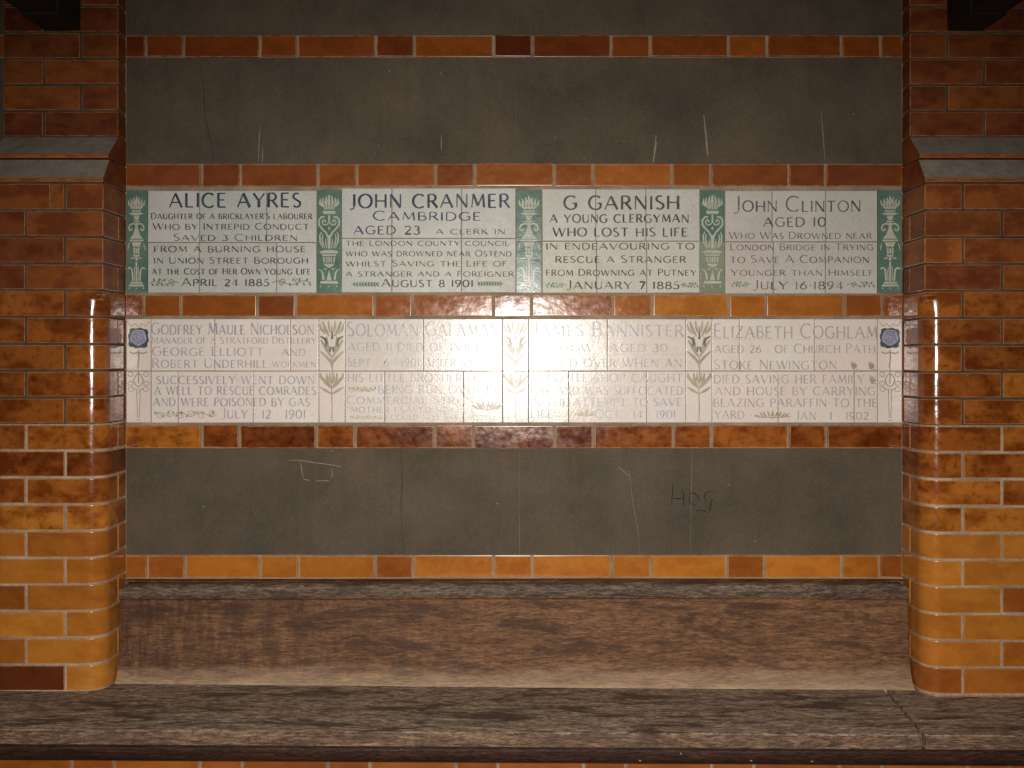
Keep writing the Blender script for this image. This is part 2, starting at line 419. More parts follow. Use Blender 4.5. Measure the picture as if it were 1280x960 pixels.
G = {   # width, strokes (weight, points)
 'A': (.78, [(t_, [(0, 0), (.36, 1)]), (T, [(.36, 1), (.76, 0)]), (t_, [(.14, .36), (.62, .36)])]),
 'B': (.58, [(T, [(.06, 0), (.06, 1)]), (t_, [(.06, 1), (.28, 1)]+arc(.28, .76, .22, .24, 90, -90, 7)+[(.06, .52)]), (T, [(.06, .52), (.28, .52)]+arc(.30, .26, .26, .26, 90, -90, 7)+[(.06, 0)])]),
 'C': (.74, [(T, arc(.42, .5, .40, .5, 48, 312, 14))]),
 'D': (.74, [(T, [(.06, 0), (.06, 1)]), (T, [(.06, 1), (.26, 1)]+arc(.26, .5, .44, .5, 90, -90, 10)+[(.06, 0)])]),
 'E': (.52, [(T, [(.06, 0), (.06, 1)]), (t_, [(.06, .98), (.48, .98)]), (t_, [(.06, .52), (.42, .52)]), (t_, [(.06, .02), (.50, .02)])]),
 'F': (.50, [(T, [(.06, 0), (.06, 1)]), (t_, [(.06, .98), (.48, .98)]), (t_, [(.06, .52), (.40, .52)])]),
 'G': (.78, [(T, arc(.42, .5, .40, .5, 48, 325, 14)), (T, [(.72, .22), (.72, .46)]), (t_, [(.52, .46), (.78, .46)])]),
 'H': (.72, [(T, [(.06, 0), (.06, 1)]), (T, [(.66, 0), (.66, 1)]), (t_, [(.06, .5), (.66, .5)])]),
 'I': (.14, [(T, [(.07, 0), (.07, 1)])]),
 'J': (.38, [(T, [(.30, 1), (.30, .1)]), (t_, [(.30, .1), (.24, -.08), (.12, -.14), (.02, -.06)])]),
 'K': (.62, [(T, [(.06, 0), (.06, 1)]), (t_, [(.06, .42), (.56, 1)]), (T, [(.22, .58), (.62, 0)])]),
 'L': (.50, [(T, [(.06, 0), (.06, 1)]), (t_, [(.06, .02), (.48, .02)])]),
 'M': (.90, [(t_, [(.06, 0), (.14, 1)]), (T, [(.14, 1), (.45, .12)]), (t_, [(.45, .12), (.76, 1)]), (T, [(.76, 1), (.84, 0)])]),
 'N': (.74, [(t_, [(.06, 0), (.06, 1)]), (T, [(.06, 1), (.68, 0)]), (t_, [(.68, 0), (.68, 1)])]),
 'O': (.84, [(T, arc(.42, .5, .40, .5, 0, 360, 20))]),
 'P': (.54, [(T, [(.06, 0), (.06, 1)]), (T, [(.06, 1), (.28, 1)]+arc(.28, .74, .24, .26, 90, -90, 7)+[(.06, .48)])]),
 'Q': (.84, [(T, arc(.42, .5, .40, .5, 0, 360, 20)), (T, [(.45, .12), (.84, -.16)])]),
 'R': (.62, [(T, [(.06, 0), (.06, 1)]), (T, [(.06, 1), (.28, 1)]+arc(.28, .75, .23, .25, 90, -90, 7)+[(.06, .5)]), (T, [(.28, .5), (.62, 0)])]),
 'S': (.50, [(T, arc(.25, .75, .20, .24, 50, 200, 8)+[(.14, .60), (.36, .44)]+arc(.25, .27, .22, .26, 20, -145, 8))]),
 'T': (.66, [(T, [(.33, 0), (.33, 1)]), (t_, [(0, .98), (.66, .98)])]),
 'U': (.68, [(T, [(.06, 1), (.06, .32)]+arc(.33, .3, .27, .30, 180, 360, 9)), (t_, [(.60, .3), (.60, 1)])]),
 'V': (.74, [(T, [(0, 1), (.38, 0)]), (t_, [(.38, 0), (.74, 1)])]),
 'W': (1.08, [(T, [(0, 1), (.30, 0)]), (t_, [(.30, 0), (.54, 1)]), (T, [(.54, 1), (.80, 0)]), (t_, [(.80, 0), (1.08, 1)])]),
 'X': (.66, [(T, [(0, 1), (.64, 0)]), (t_, [(.02, 0), (.62, 1)])]),
 'Y': (.68, [(T, [(0, 1), (.34, .46)]), (t_, [(.68, 1), (.34, .46)]), (T, [(.34, .46), (.34, 0)])]),
 'Z': (.64, [(t_, [(.04, .98), (.60, .98)]), (T, [(.60, .98), (.02, .02)]), (t_, [(.02, .02), (.62, .02)])]),
 '0': (.66, [(T, arc(.33, .5, .30, .5, 0, 360, 18))]),
 '1': (.20, [(T, [(.10, 0), (.10, 1)])]),
 '2': (.54, [(T, arc(.26, .74, .22, .26, 160, -30, 8)+[(.05, .03)]), (T, [(.03, .03), (.54, .03)])]),
 '3': (.50, [(T, arc(.22, .76, .20, .24, 140, -70, 7)), (T, arc(.22, .26, .25, .28, 80, -150, 9))]),
 '4': (.58, [(t_, [(.42, 1), (.02, .26), (.58, .26)]), (T, [(.42, 0), (.42, 1)])]),
 '5': (.50, [(t_, [(.44, 1), (.12, .98), (.08, .56)]), (T, arc(.20, .30, .27, .30, 105, -150, 9))]),
 '6': (.56, [(T, [(.46, 1), (.18, .74)]+arc(.28, .30, .25, .30, 160, 500, 14))]),
 '7': (.52, [(T, [(.02, .97), (.50, .97)]), (T, [(.50, .97), (.16, -.05)])]),
 '8': (.54, [(T, arc(.27, .75, .20, .25, -90, 270, 12)), (T, arc(.27, .25, .25, .26, 90, 450, 12))]),
 '9': (.56, [(T, arc(.28, .70, .25, .29, 0, 360, 14)), (T, [(.53, .66), (.40, .22), (.14, -.04)])]),
 "'": (.12, [(T, [(.08, 1.05), (.03, .85)])]),
 '.': (.22, [(T, [(.07, .44), (.15, .52)])]),
 '"': (.26, [(t_, [(.08, 1.05), (.03, .85)]), (t_, [(.20, 1.05), (.15, .85)])]),
}
def letter_mesh(text, x0, x1, zt, zb, y, thick, thin, serif, big=1.28, name='inscription'):
    "lower case = small capitals of the line's height; upper case = taller capitals on the same base line"
    h = zt-zb; gap, spc = .20, .52
    nat = 0; first = True
    for ch in text:
        if ch == ' ': nat += spc; continue
        k = big if ch.isupper() else 1
        nat += G[ch.upper()][0]*k+gap
    nat -= gap
    sx = (x1-x0)/nat
    bm = bmesh.new(); x = x0; lay = 0
    for ch in text:
        if ch == ' ': x += spc*sx; continue
        k = big if ch.isupper() else 1
        wd, st = G[ch.upper()]
        jz = random.uniform(-.02, .02)*h
        for tk, pts in st:
            lay += 1
            W = (thick if tk else thin)*h*random.uniform(.88, 1.15)
            P = [(x+px*sx*k, zb+jz+pz*h*k) for px, pz in pts]
            yy = y-.000018*(lay % 9)
            if len(pts) > 4 and tk:      # round strokes swell on their sides
                add_ribbon_mod(bm, P, W, thin*h, yy)
            else: add_ribbon(bm, P, W, yy)
            if serif:
                for e in (pts[0], pts[-1]):
                    if e[1] in (0, 1) and len(pts) == 2:
                        ex, ez = x+e[0]*sx*k, zb+jz+e[1]*h*k
                        dz = (.5-e[1])*2*thin*h*.5
                        lay += 1
                        add_ribbon(bm, [(ex-.095*h, ez+dz), (ex+.095*h, ez+dz)], thin*h*.9, y-.000018*(lay % 9))
        x += (wd*k+gap)*sx
    return flat_mesh(bm, name)
def add_ribbon_mod(bm, P, Wt, Wn, y):
    n = len(P); L = []; Rr = []
    for i in range(n):
        a = Vector(P[max(i-1, 0)]); b = Vector(P[min(i+1, n-1)]); t = (b-a).normalized() if (b-a).length > 1e-9 else Vector((1, 0))
        hw = (Wn+(Wt-Wn)*abs(t.y))/2; nr = Vector((-t.y, t.x)); p = Vector(P[i])
        L.append(bm.verts.new((p.x+nr.x*hw, y, p.y+nr.y*hw))); Rr.append(bm.verts.new((p.x-nr.x*hw, y, p.y-nr.y*hw)))
    for i in range(n-1): bm.faces.new((L[i], Rr[i], Rr[i+1], L[i+1]))

# ------------------------------------------------------------------ plaques and ornament strips
TP = .006                     # tile face proud of the wall
def tiles(root, cols_top, cols_bot, y0, ym, y1, mat, tint=(1, 1, 1), tv=.05, jw=1.0, tilt=.12, tints=None):
    g = X(CX+jw/2); k = 0
    for cols, a, b in ((cols_top, y0, ym-jw/2), (cols_bot, ym+jw/2, y1)):
        for xa, xb in zip(cols[:-1], cols[1:]):
            x0, x1 = X(xa)+g, X(xb)-g; z0, z1 = Z(b), Z(a)
            me = box_me(x1-x0, .012, z1-z0, .0011, .0003, 2, 'tile')
            f = random.uniform(1-tv, 1+tv*.6)
            tn = tints[k % len(tints)] if tints else tint
            sub(root, 'tile', me, mat, ((x0+x1)/2, -TP+.006+random.uniform(-.0004, .0004), (z0+z1)/2), rt(tilt), tuple(c*f*random.uniform(.985, 1.015) for c in tn))
            k += 1
YI = -TP-.0009-.0003
def plaque(label, x0, x1, ct, cb, yr, crop, lines, orn, mat, ink, serif, thick, thin, group, tint=(1, 1, 1), tints=None, tilt=.32, rules=()):
    y0, ym, y1 = yr
    loc = ((X(x0)+X(x1))/2, 0, Z(y1))
    r = empty('memorial_plaque', label, 'plaque', group, loc)
    tiles(r, [x0]+ct+[x1], [x0]+cb+[x1], y0, ym, y1, mat, tint, tints=tints, tilt=tilt)
    ox, oy, s = crop
    for ln in lines:
        txt, a, b, t, bt = ln[:5]; big = ln[5] if len(ln) > 5 else 1.28
        th = thick*(1 if bt-t > 60 else 1.12)
        me = letter_mesh(txt, X(ox+a/s), X(ox+b/s), Z(oy+t/s), Z(oy+bt/s), YI, th, thin, serif, big)
        sub(r, 'inscription', me, ink, (0, 0, 0))['kind'] = 'stuff'
    for kind, a, b, t, bt in orn:
        me = ornament(kind, X(ox+a/s), X(ox+b/s), Z(oy+t/s), Z(oy+bt/s))
        sub(r, 'painted_ornament', me, M_green if mat is M_tileA else (M_olive), (0, 0, 0))
    for (a, b, yy) in rules:
        bm = bmesh.new(); add_ribbon(bm, [(X(a), Z(yy)), (X(b), Z(yy))], .0011, YI+.0001)
        sub(r, 'ruled_line', flat_mesh(bm, 'rule'), M_rule, (0, 0, 0))
    return r
def spiral(cx, cy, r0, r1, a0, a1, n=16):
    return [(cx+(r0+(r1-r0)*i/n)*math.cos(R(a0+(a1-a0)*i/n)), cy+(r0+(r1-r0)*i/n)*math.sin(R(a0+(a1-a0)*i/n))) for i in range(n+1)]
def leaf(bm, x, z, ln, wd, ang, y):
    pts = [(x+math.cos(R(ang))*ln*i/5, z+math.sin(R(ang))*ln*i/5) for i in range(6)]
    add_ribbon(bm, pts, wd, y, taper=lambda u: .12+math.sin(math.pi*min(1, u*.95+.02))*.95)
def ornament(kind, x0, x1, z1, z0):
    bm = bmesh.new(); w_, h = x1-x0, z1-z0; cz = (z0+z1)/2; y = YI
    L = [0]
    def yy(): L[0] += 1; return y-.000018*(L[0] % 12)
    lw = max(.0014, h*.10)
    if kind in ('scroll', 'scrollr'):
        m = (lambda p: [(x0+x1-a, b) for a, b in p]) if kind == 'scrollr' else (lambda p: p)
        wave = [(x0+w_*i/20, cz-h*.1+math.sin(i/20*math.pi*3)*h*.22) for i in range(21)]
        add_ribbon(bm, m(wave), lw*.8, yy())
        add_ribbon(bm, m(spiral(x0+w_*.72, cz, h*.42, h*.1, -90, 380, 20)), lw, yy())
        add_ribbon(bm, m(spiral(x0+w_*.33, cz+h*.05, h*.33, h*.08, 90, -300, 18)), lw, yy())
        for k in range(7):
            u = k/6; a = 70 if k % 2 else -60
            xx = x0+w_*(.05+.5*u); xx = x0+x1-xx if kind == 'scrollr' else xx
            leaf(bm, xx, cz+(h*.05 if k % 2 else -h*.1), h*.42, h*.2, a+random.uniform(-20, 20), yy())
    elif kind in ('branch', 'branchr'):
        s = 1 if kind == 'branch' else -1
        xa, xb = (x0, x1) if s > 0 else (x1, x0)
        add_ribbon(bm, [(xa, cz), (xb, cz)], lw*.7, yy())
        for k in range(9):
            xx = xa+(xb-xa)*(.12+.8*k/8)
            for sg in (1, -1): leaf(bm, xx, cz, h*.55, h*.22, (180-40*sg) if s > 0 else 40*sg, yy())
    elif kind == 'vine':
        add_ribbon(bm, [(x0+w_*i/40, cz+math.sin(i/40*math.pi*6)*h*.24) for i in range(41)], lw*.8, yy())
        for k in range(6):
            cx_ = x0+w_*(k+.5)/6
            add_ribbon(bm, spiral(cx_, cz+(h*.1 if k % 2 else -h*.1), h*.36, h*.1, 0, 400 if k % 2 else -400, 16), lw*.7, yy())
        for k in range(12): leaf(bm, x0+w_*(k+.5)/12, cz, h*.42, h*.2, random.choice((55, 125, -55, -125)), yy())
    elif kind == 'spray':
        add_ribbon(bm, [(x0, cz-h*.1), (x0+w_*.5, cz-h*.25), (x1, cz-h*.1)], lw*.8, yy())
        for k in range(9):
            u = k/8; leaf(bm, x0+w_*(.2+.6*u), cz-h*.25, h*.75, h*.17, 150-120*u+random.uniform(-10, 10), yy())
        add_ribbon(bm, spiral(x0+w_*.5, cz-h*.1, h*.2, h*.2, 0, 350, 12), lw*.7, yy())
    else:  # sprig
        for k in range(5): leaf(bm, x0+w_*.3, z0+h*.1, h*(1.0-.06*k), h*.2, 95-17*k, yy())
        add_ribbon(bm, [(x0+w_*.3, z0+h*.1), (x0+w_*.9, z0)], lw, yy())
    return flat_mesh(bm, 'ornament')

R1 = (238, 301, 366); R2 = (399, 463.8, 528)
c1, c2, c3, c4 = (150, 220, 4.923), (390, 220, 4.741), (630, 220, 4.741), (870, 220, 4.741)
g1 = 'dark lettered plaques of the upper row'
plaque('first plaque in the upper row, large navy heading ALICE AYRES, cracked near its right end', 185.5, 396.5, [250.4, 334], [249.8, 346.5], (239, 303.4, 366), c1, [
    ('alice ayres', 310, 1115, 108, 195), ('Daughter of a bricklayer\'s labourer', 198, 1185, 234, 267, 1.15),
    ('Who by Intrepid Conduct', 208, 1165, 298, 332, 1.15), ('Saved 3 Children', 335, 1095, 366, 400, 1.2),
    ('from a burning house', 215, 1145, 434, 470), ('in Union Street Borough', 215, 1160, 506, 540, 1.15),
    ('at the Cost of Her Own Young Life', 203, 1175, 574, 607, 1.15), ('April 24 1885', 385, 920, 637, 678, 1.2)],
    [('scroll', 190, 370, 628, 682), ('scrollr', 938, 1178, 625, 680)], M_tileA, M_inkA, False, .18, .095, g1,
    tints=[(1, 1, 1), (.97, .97, .98), (1, .98, .97), (1, 1, 1), (.98, .98, .98), (1, .99, .98)])
plaque('second plaque in the upper row, headed JOHN CRANMER and CAMBRIDGE in dark letters', 427.5, 644.8, [490, 577], [490, 577], (236, 298.3, 365.5), c2, [
    ('john cranmer', 225, 1170, 110, 190), ('Cambridge', 365, 1000, 217, 265, 1.15), ('aged 23', 250, 640, 299, 347),
    ('a clerk in', 735, 1145, 317, 347), ('the London county council', 203, 1168, 387, 415, 1.1),
    ('who was drowned near Ostend', 203, 1182, 448, 477, 1.2), ('whilst Saving the Life of', 203, 1155, 507, 537, 1.2),
    ('a stranger and a Foreigner', 203, 1195, 568, 597, 1.1), ('August 8 1901', 415, 955, 618, 658, 1.15)],
    [('branchr', 232, 402, 624, 662), ('branch', 978, 1140, 620, 658)], M_tileA, M_inkC, False, .175, .095, g1,
    tints=[(1, 1, 1), (1, 1, 1), (1, .99, .97), (1, 1, 1), (1, .98, .93), (1, .97, .90)])
plaque('third plaque in the upper row, headed G GARNISH in brown letters', 677.5, 874.4, [744.5, 807], [745.5, 808], (237, 301.8, 366), c3, [
    ('g garnish', 355, 1035, 120, 200), ('a young clergyman', 272, 1092, 230, 278), ('Who lost his life', 290, 1085, 310, 360, 1.05),
    ('in endeavouring to', 250, 1125, 400, 437), ('rescue a Stranger', 305, 1075, 478, 515, 1.15),
    ('from Drowning at Putney', 250, 1135, 558, 592, 1.15), ('January 7 1885', 370, 1035, 628, 670, 1.2)],
    [('scroll', 245, 372, 628, 665), ('scrollr', 1036, 1146, 628, 665)], M_tileA, M_inkB, False, .18, .10, g1,
    tints=[(1, .985, .94), (.97, .98, .97), (1, .98, .97), (.97, .94, .80), (.98, .94, .88), (1, .97, .93)])
plaque('fourth plaque in the upper row, headed JOHN CLINTON with very tall J and C', 905.4, 1096, [964.5, 1031], [966, 1031], (239, 302.6, 367), c4, [
    ('John Clinton', 218, 970, 150, 213, 1.42), ('aged 10', 398, 765, 248, 302), ('Who Was Drowned near', 193, 1035, 341, 374, 1.22),
    ('London Bridge in Trying', 200, 1045, 409, 441, 1.22), ('to Save A Companion', 200, 1020, 481, 516, 1.28),
    ('Younger than Himself', 205, 1045, 560, 592, 1.15), ('July 16.1894', 335, 865, 628, 672, 1.2)],
    [('scroll', 205, 322, 624, 660), ('scrollr', 888, 1052, 622, 664)], M_tileA, M_inkD, True, .155, .085, g1,
    tints=[(1, .93, .91), (1, .95, .92), (1, .95, .93), (1, .93, .89), (1, .94, .91), (1, .95, .93)])
c5, c6, c7, c8 = (150, 380, 4.923), (390, 380, 4.923), (620, 380, 4.923), (850, 380, 4.414)
g2 = 'pale grey lettered plaques of the lower row'
plaque('first plaque in the lower row, three names beginning GODFREY in grey letters', 189.7, 399, [269, 363.5], [223.5, 317], R2, c5, [
    ('Godfrey Maule Nicholson', 200, 1195, 130, 188, 1.24), ('Manager of a Stratford Distillery', 200, 1208, 208, 244, 1.15),
    ('George Elliott', 205, 885, 270, 318, 1.15), ('and', 1000, 1145, 277, 318), ('Robert Underhill', 205, 912, 345, 392, 1.2),
    ('.workmen', 925, 1208, 355, 390), ('successively went down', 230, 1200, 443, 492), ('a well to rescue comrades', 218, 1208, 508, 558),
    ('and were poisoned by gas', 212, 1170, 578, 628), ('July . 12 . 1901 .', 630, 1195, 652, 703, 1.15)],
    [('vine', 215, 600, 650, 706)], M_tileB, M_inkG, True, .14, .075, g2)
plaque('second plaque in the lower row, its right half lost in flash glare', 431.7, 628.2, [529.6], [481, 579.5], R2, c6, [
    ('Soloman Galaman', 220, 1150, 124, 198, 1.2), ('aged 11.died of injuries', 225, 1145, 240, 290), ('Sept . 6 . 1901 after saving', 222, 1150, 338, 384, 1.12),
    ('his little brother from', 222, 1148, 430, 478), ('being run over in', 410, 1140, 500, 550), ('Commercial Street', 218, 1010, 572, 614, 1.15),
    ('"mother i saved him but', 220, 1000, 632, 668), ('i could not save myself"', 455, 1158, 680, 712)],
    [('vine', 230, 392, 504, 546), ('spray', 1000, 1160, 590, 672), ('vine', 230, 440, 682, 712)], M_tileB, M_inkG, True, .14, .075, g2,
    rules=((433, 628, 423.2), (433, 628, 441.8)))
plaque('third plaque in the lower row, headed JAMES BANNISTER, left end washed by glare', 660.6, 856.8, [759], [710.5, 808], R2, c7, [
    ('James Bannister', 220, 1150, 130, 200, 1.25), ('of Bow . aged 30 .', 255, 1112, 246, 295, 1.25), ('rushed over when an', 215, 1140, 338, 388),
    ('opposite shop caught', 215, 1145, 430, 480), ('fire and was suffocated', 215, 1148, 508, 558), ('in the attempt to save', 215, 1140, 580, 628),
    ('life', 215, 350, 652, 704), ('Oct . 14 . 1901 .', 610, 1152, 656, 702, 1.15)],
    [('spray', 495, 605, 648, 704)], M_tileB, M_inkG, True, .14, .075, g2, rules=((662, 856, 423.2), (662, 856, 442.8)))
plaque('fourth plaque in the lower row, headed ELIZABETH with leaf sprigs, last before the right-hand rose', 889.6, 1095.9, [923.6, 1017.7], [972, 1067], R2, c8, [
    ('Elizabeth Coghlam', 185, 1083, 124, 188, 1.22), ('aged 26 . of Church Path', 188, 1072, 228, 270, 1.2),
    ('Stoke Newington .', 185, 908, 314, 360, 1.15), ('died saving her family', 185, 1010, 392, 437), ('and house by carrying', 190, 1072, 458, 503),
    ('blazing paraffin to the', 183, 1083, 522, 567), ('yard .', 190, 395, 588, 632), ('Jan . 1 . 1902 .', 632, 1078, 596, 638, 1.2)],
    [('sprig', 930, 985, 318, 362), ('sprig', 1025, 1082, 318, 362), ('sprig', 1035, 1082, 396, 440), ('spray', 408, 604, 585, 642)],
    M_tileB, M_inkT, True, .14, .075, g2, tint=(1, .985, .97), rules=((891, 1095, 424.3),))

# relief strips of the upper row (green)
def poly(bm, pts, y, th=.0012):
    a = [bm.verts.new((x, y, z)) for x, z in pts]; b = [bm.verts.new((x, y+th, z)) for x, z in pts]
    try: bm.faces.new(a)
    except ValueError: return
    n = len(pts)
    for i in range(n): bm.faces.new((a[i], b[i], b[(i+1) % n], a[(i+1) % n]))
def relief(design, x0, x1, y0, y1):
    "drawn on a 200 x 910 grid, mirrored about 100"
    yb = -TP-.0018
    parts = []
    sx = (X(x1)-X(x0))/200; sz = (Z(y0)-Z(y1))/910
    tx = lambda u: X(x0)+u*sx
    tz = lambda v: Z(y0)-v*sz
    bm = bmesh.new(); cnt = [0]
    def P(pts, mir=True):
        cnt[0] += 1
        poly(bm, [(tx(u), tz(v)) for u, v in pts], yb-.00002*cnt[0])
        if mir: cnt[0] += 1; poly(bm, [(tx(200-u), tz(v)) for u, v in reversed(pts)], yb-.00002*cnt[0])
    def Rb(pts, wd, mir=True, taper=None):
        for m in ((0, 1) if mir else (0,)):
            cnt[0] += 1
            add_ribbon(bm, [(tx(200-u if m else u), tz(v)) for u, v in pts], wd*sx, yb-.00002*cnt[0], taper=taper)
    lf = lambda u: .25+.9*math.sin(math.pi*min(.93, u*.9+.08))
    if design == 'torch':
        Rb([(100, 145), (97, 110), (103, 75), (98, 42)], 22, False, lf)
        Rb([(82, 145), (72, 115), (80, 85), (70, 55)], 20, True, lf)
        Rb([(60, 142), (45, 120), (52, 95), (42, 68)], 18, True, lf)
        Rb([(42, 138), (22, 120), (22, 100), (14, 80)], 14, True, lf)
        P([(35, 140), (165, 140), (150, 158), (50, 158)], False)
        for u in (62, 81, 100, 119, 138): P([(u-7, 168), (u+7, 168), (u+7, 186), (u-7, 186)], False)
        P([(60, 192), (140, 192), (176, 203), (140, 214), (60, 214), (24, 203)], False)
        P([(70, 220), (130, 220), (116, 262), (84, 262)], False)
        P([(68, 268), (132, 268), (126, 280), (74, 280)], False)
        Rb([(88, 300), (62, 292), (34, 306), (22, 336), (34, 358), (52, 352), (54, 336)], 15)
        P([(90, 284), (110, 284), (114, 330), (134, 390), (166, 432), (34, 432), (66, 390), (86, 330)], False)
        P([(26, 440), (174, 440), (166, 456), (34, 456)], False)
        P([(52, 464), (148, 464), (132, 504), (68, 504)], False)
        Rb([(26, 470), (18, 500), (12, 540)], 9, True, lf)
        P([(70, 512), (86, 512), (86, 574), (72, 574)])
        P([(92, 520), (108, 520), (108, 566), (92, 566)], False)
        P([(66, 580), (134, 580), (126, 596), (74, 596)], False)
        P([(84, 602), (116, 602), (108, 630), (92, 630)], False)
        Rb([(78, 612), (58, 606), (46, 618)], 11)
        P([(92, 640), (108, 640), (108, 822), (92, 822)], False)
        Rb([(12, 708), (34, 696), (54, 712), (60, 760), (64, 818)], 15)
        Rb([(82, 690), (78, 750), (80, 818)], 7)
        P([(44, 826), (156, 826), (164, 842), (36, 842)], False)
        P([(30, 850), (170, 850), (178, 868), (22, 868)], False)
        for u in (30, 100, 170): P([(u-8, 884), (u, 877), (u+8, 884), (u, 892)], False)
    else:
        Rb([(100, 150), (98, 90), (100, 30)], 26, False, lf)
        Rb([(82, 148), (68, 100), (76, 40)], 20, True, lf)
        Rb([(64, 146), (40, 110), (46, 55)], 19, True, lf)
        Rb([(48, 142), (18, 112), (22, 66)], 18, True, lf)
        for u in (64, 82, 100, 118, 136): P([(u-7, 140), (u+7, 140), (u+6, 164), (u-6, 164)], False)
        P([(50, 176), (150, 176), (160, 190), (144, 206), (56, 206), (40, 190)], False)
        Rb([(100, 215), (100, 290)], 16, False)
        Rb([(92, 292), (70, 306), (46, 300), (38, 276), (52, 258), (68, 266), (66, 282)], 12)
        Rb([(60, 232), (30, 234), (10, 262), (12, 306), (38, 340), (70, 372), (92, 420), (96, 470)], 17)
        P([(100, 318), (112, 336), (100, 356), (88, 336)], False)
        P([(88, 400), (112, 400), (112, 522), (88, 522)], False)
        Rb([(34, 366), (18, 400), (20, 460), (48, 520)], 13, True, lf)
        Rb([(46, 386), (38, 430), (46, 480), (66, 520)], 12, True, lf)
        Rb([(70, 430), (72, 480), (80, 520)], 9, True, lf)
        P([(16, 548), (60, 536), (140, 536), (184, 548), (176, 566), (24, 566)], False)
        P([(34, 574), (166, 574), (158, 590), (42, 590)], False)
        P([(44, 598), (60, 598), (64, 650), (52, 650)])
        P([(72, 598), (86, 598), (86, 650), (76, 650)])
        P([(93, 598), (107, 598), (107, 650), (93, 650)], False)
        P([(52, 660), (148, 660), (132, 684), (100, 698), (68, 684)], False)
        Rb([(6, 712), (30, 722), (44, 752), (50, 806)], 17, True, lambda u: .4+.8*u)
        Rb([(52, 706), (68, 712), (80, 704)], 10)
        P([(100, 712), (108, 750), (120, 800), (120, 812), (80, 812), (80, 800), (92, 750)], False)
        P([(28, 818), (172, 818), (184, 842), (16, 842)], False)
        for u in (24, 96, 168): P([(u-9, 868), (u, 860), (u+9, 868), (u, 876)], False)
    bmesh.ops.recalc_face_normals(bm, faces=bm.faces)
    me = bpy.data.meshes.new('relief'); bm.to_mesh(me); bm.free(); return me
def strip(label, x0, x1, design, mat, group):
    r = empty('ornamental_tile_strip', label, 'tile strip', group, ((X(x0)+X(x1))/2, 0, Z(366)))
    tiles(r, [x0, x1], [x0, x1], 238, 302, 366, mat, jw=.8)
    sub(r, 'relief_ornament', relief(design, x0+1.5, x1-1.5, 240, 364), M_relief, (0, 0, 0))
    return r
gs = 'green relief strips between the upper plaques'
strip('dark green strip with cream torch, at the left end beside the brick pier', 158.2, 185.5, 'torch', M_tileG, gs)
strip('mid green strip with palm fan and scrolls, between first and second upper plaques', 396.5, 427.5, 'palmette', M_tileG, gs)
strip('green torch strip in the centre, between second and third upper plaques', 644.8, 677.5, 'torch', M_tileG, gs)
strip('faded pale green strip with palm fan, between third and fourth upper plaques', 874.4, 905.4, 'palmette', M_tileP, gs)
strip('dark green torch strip at the right end beside the brick pier', 1096, 1126.8, 'torch', M_tileG, gs)

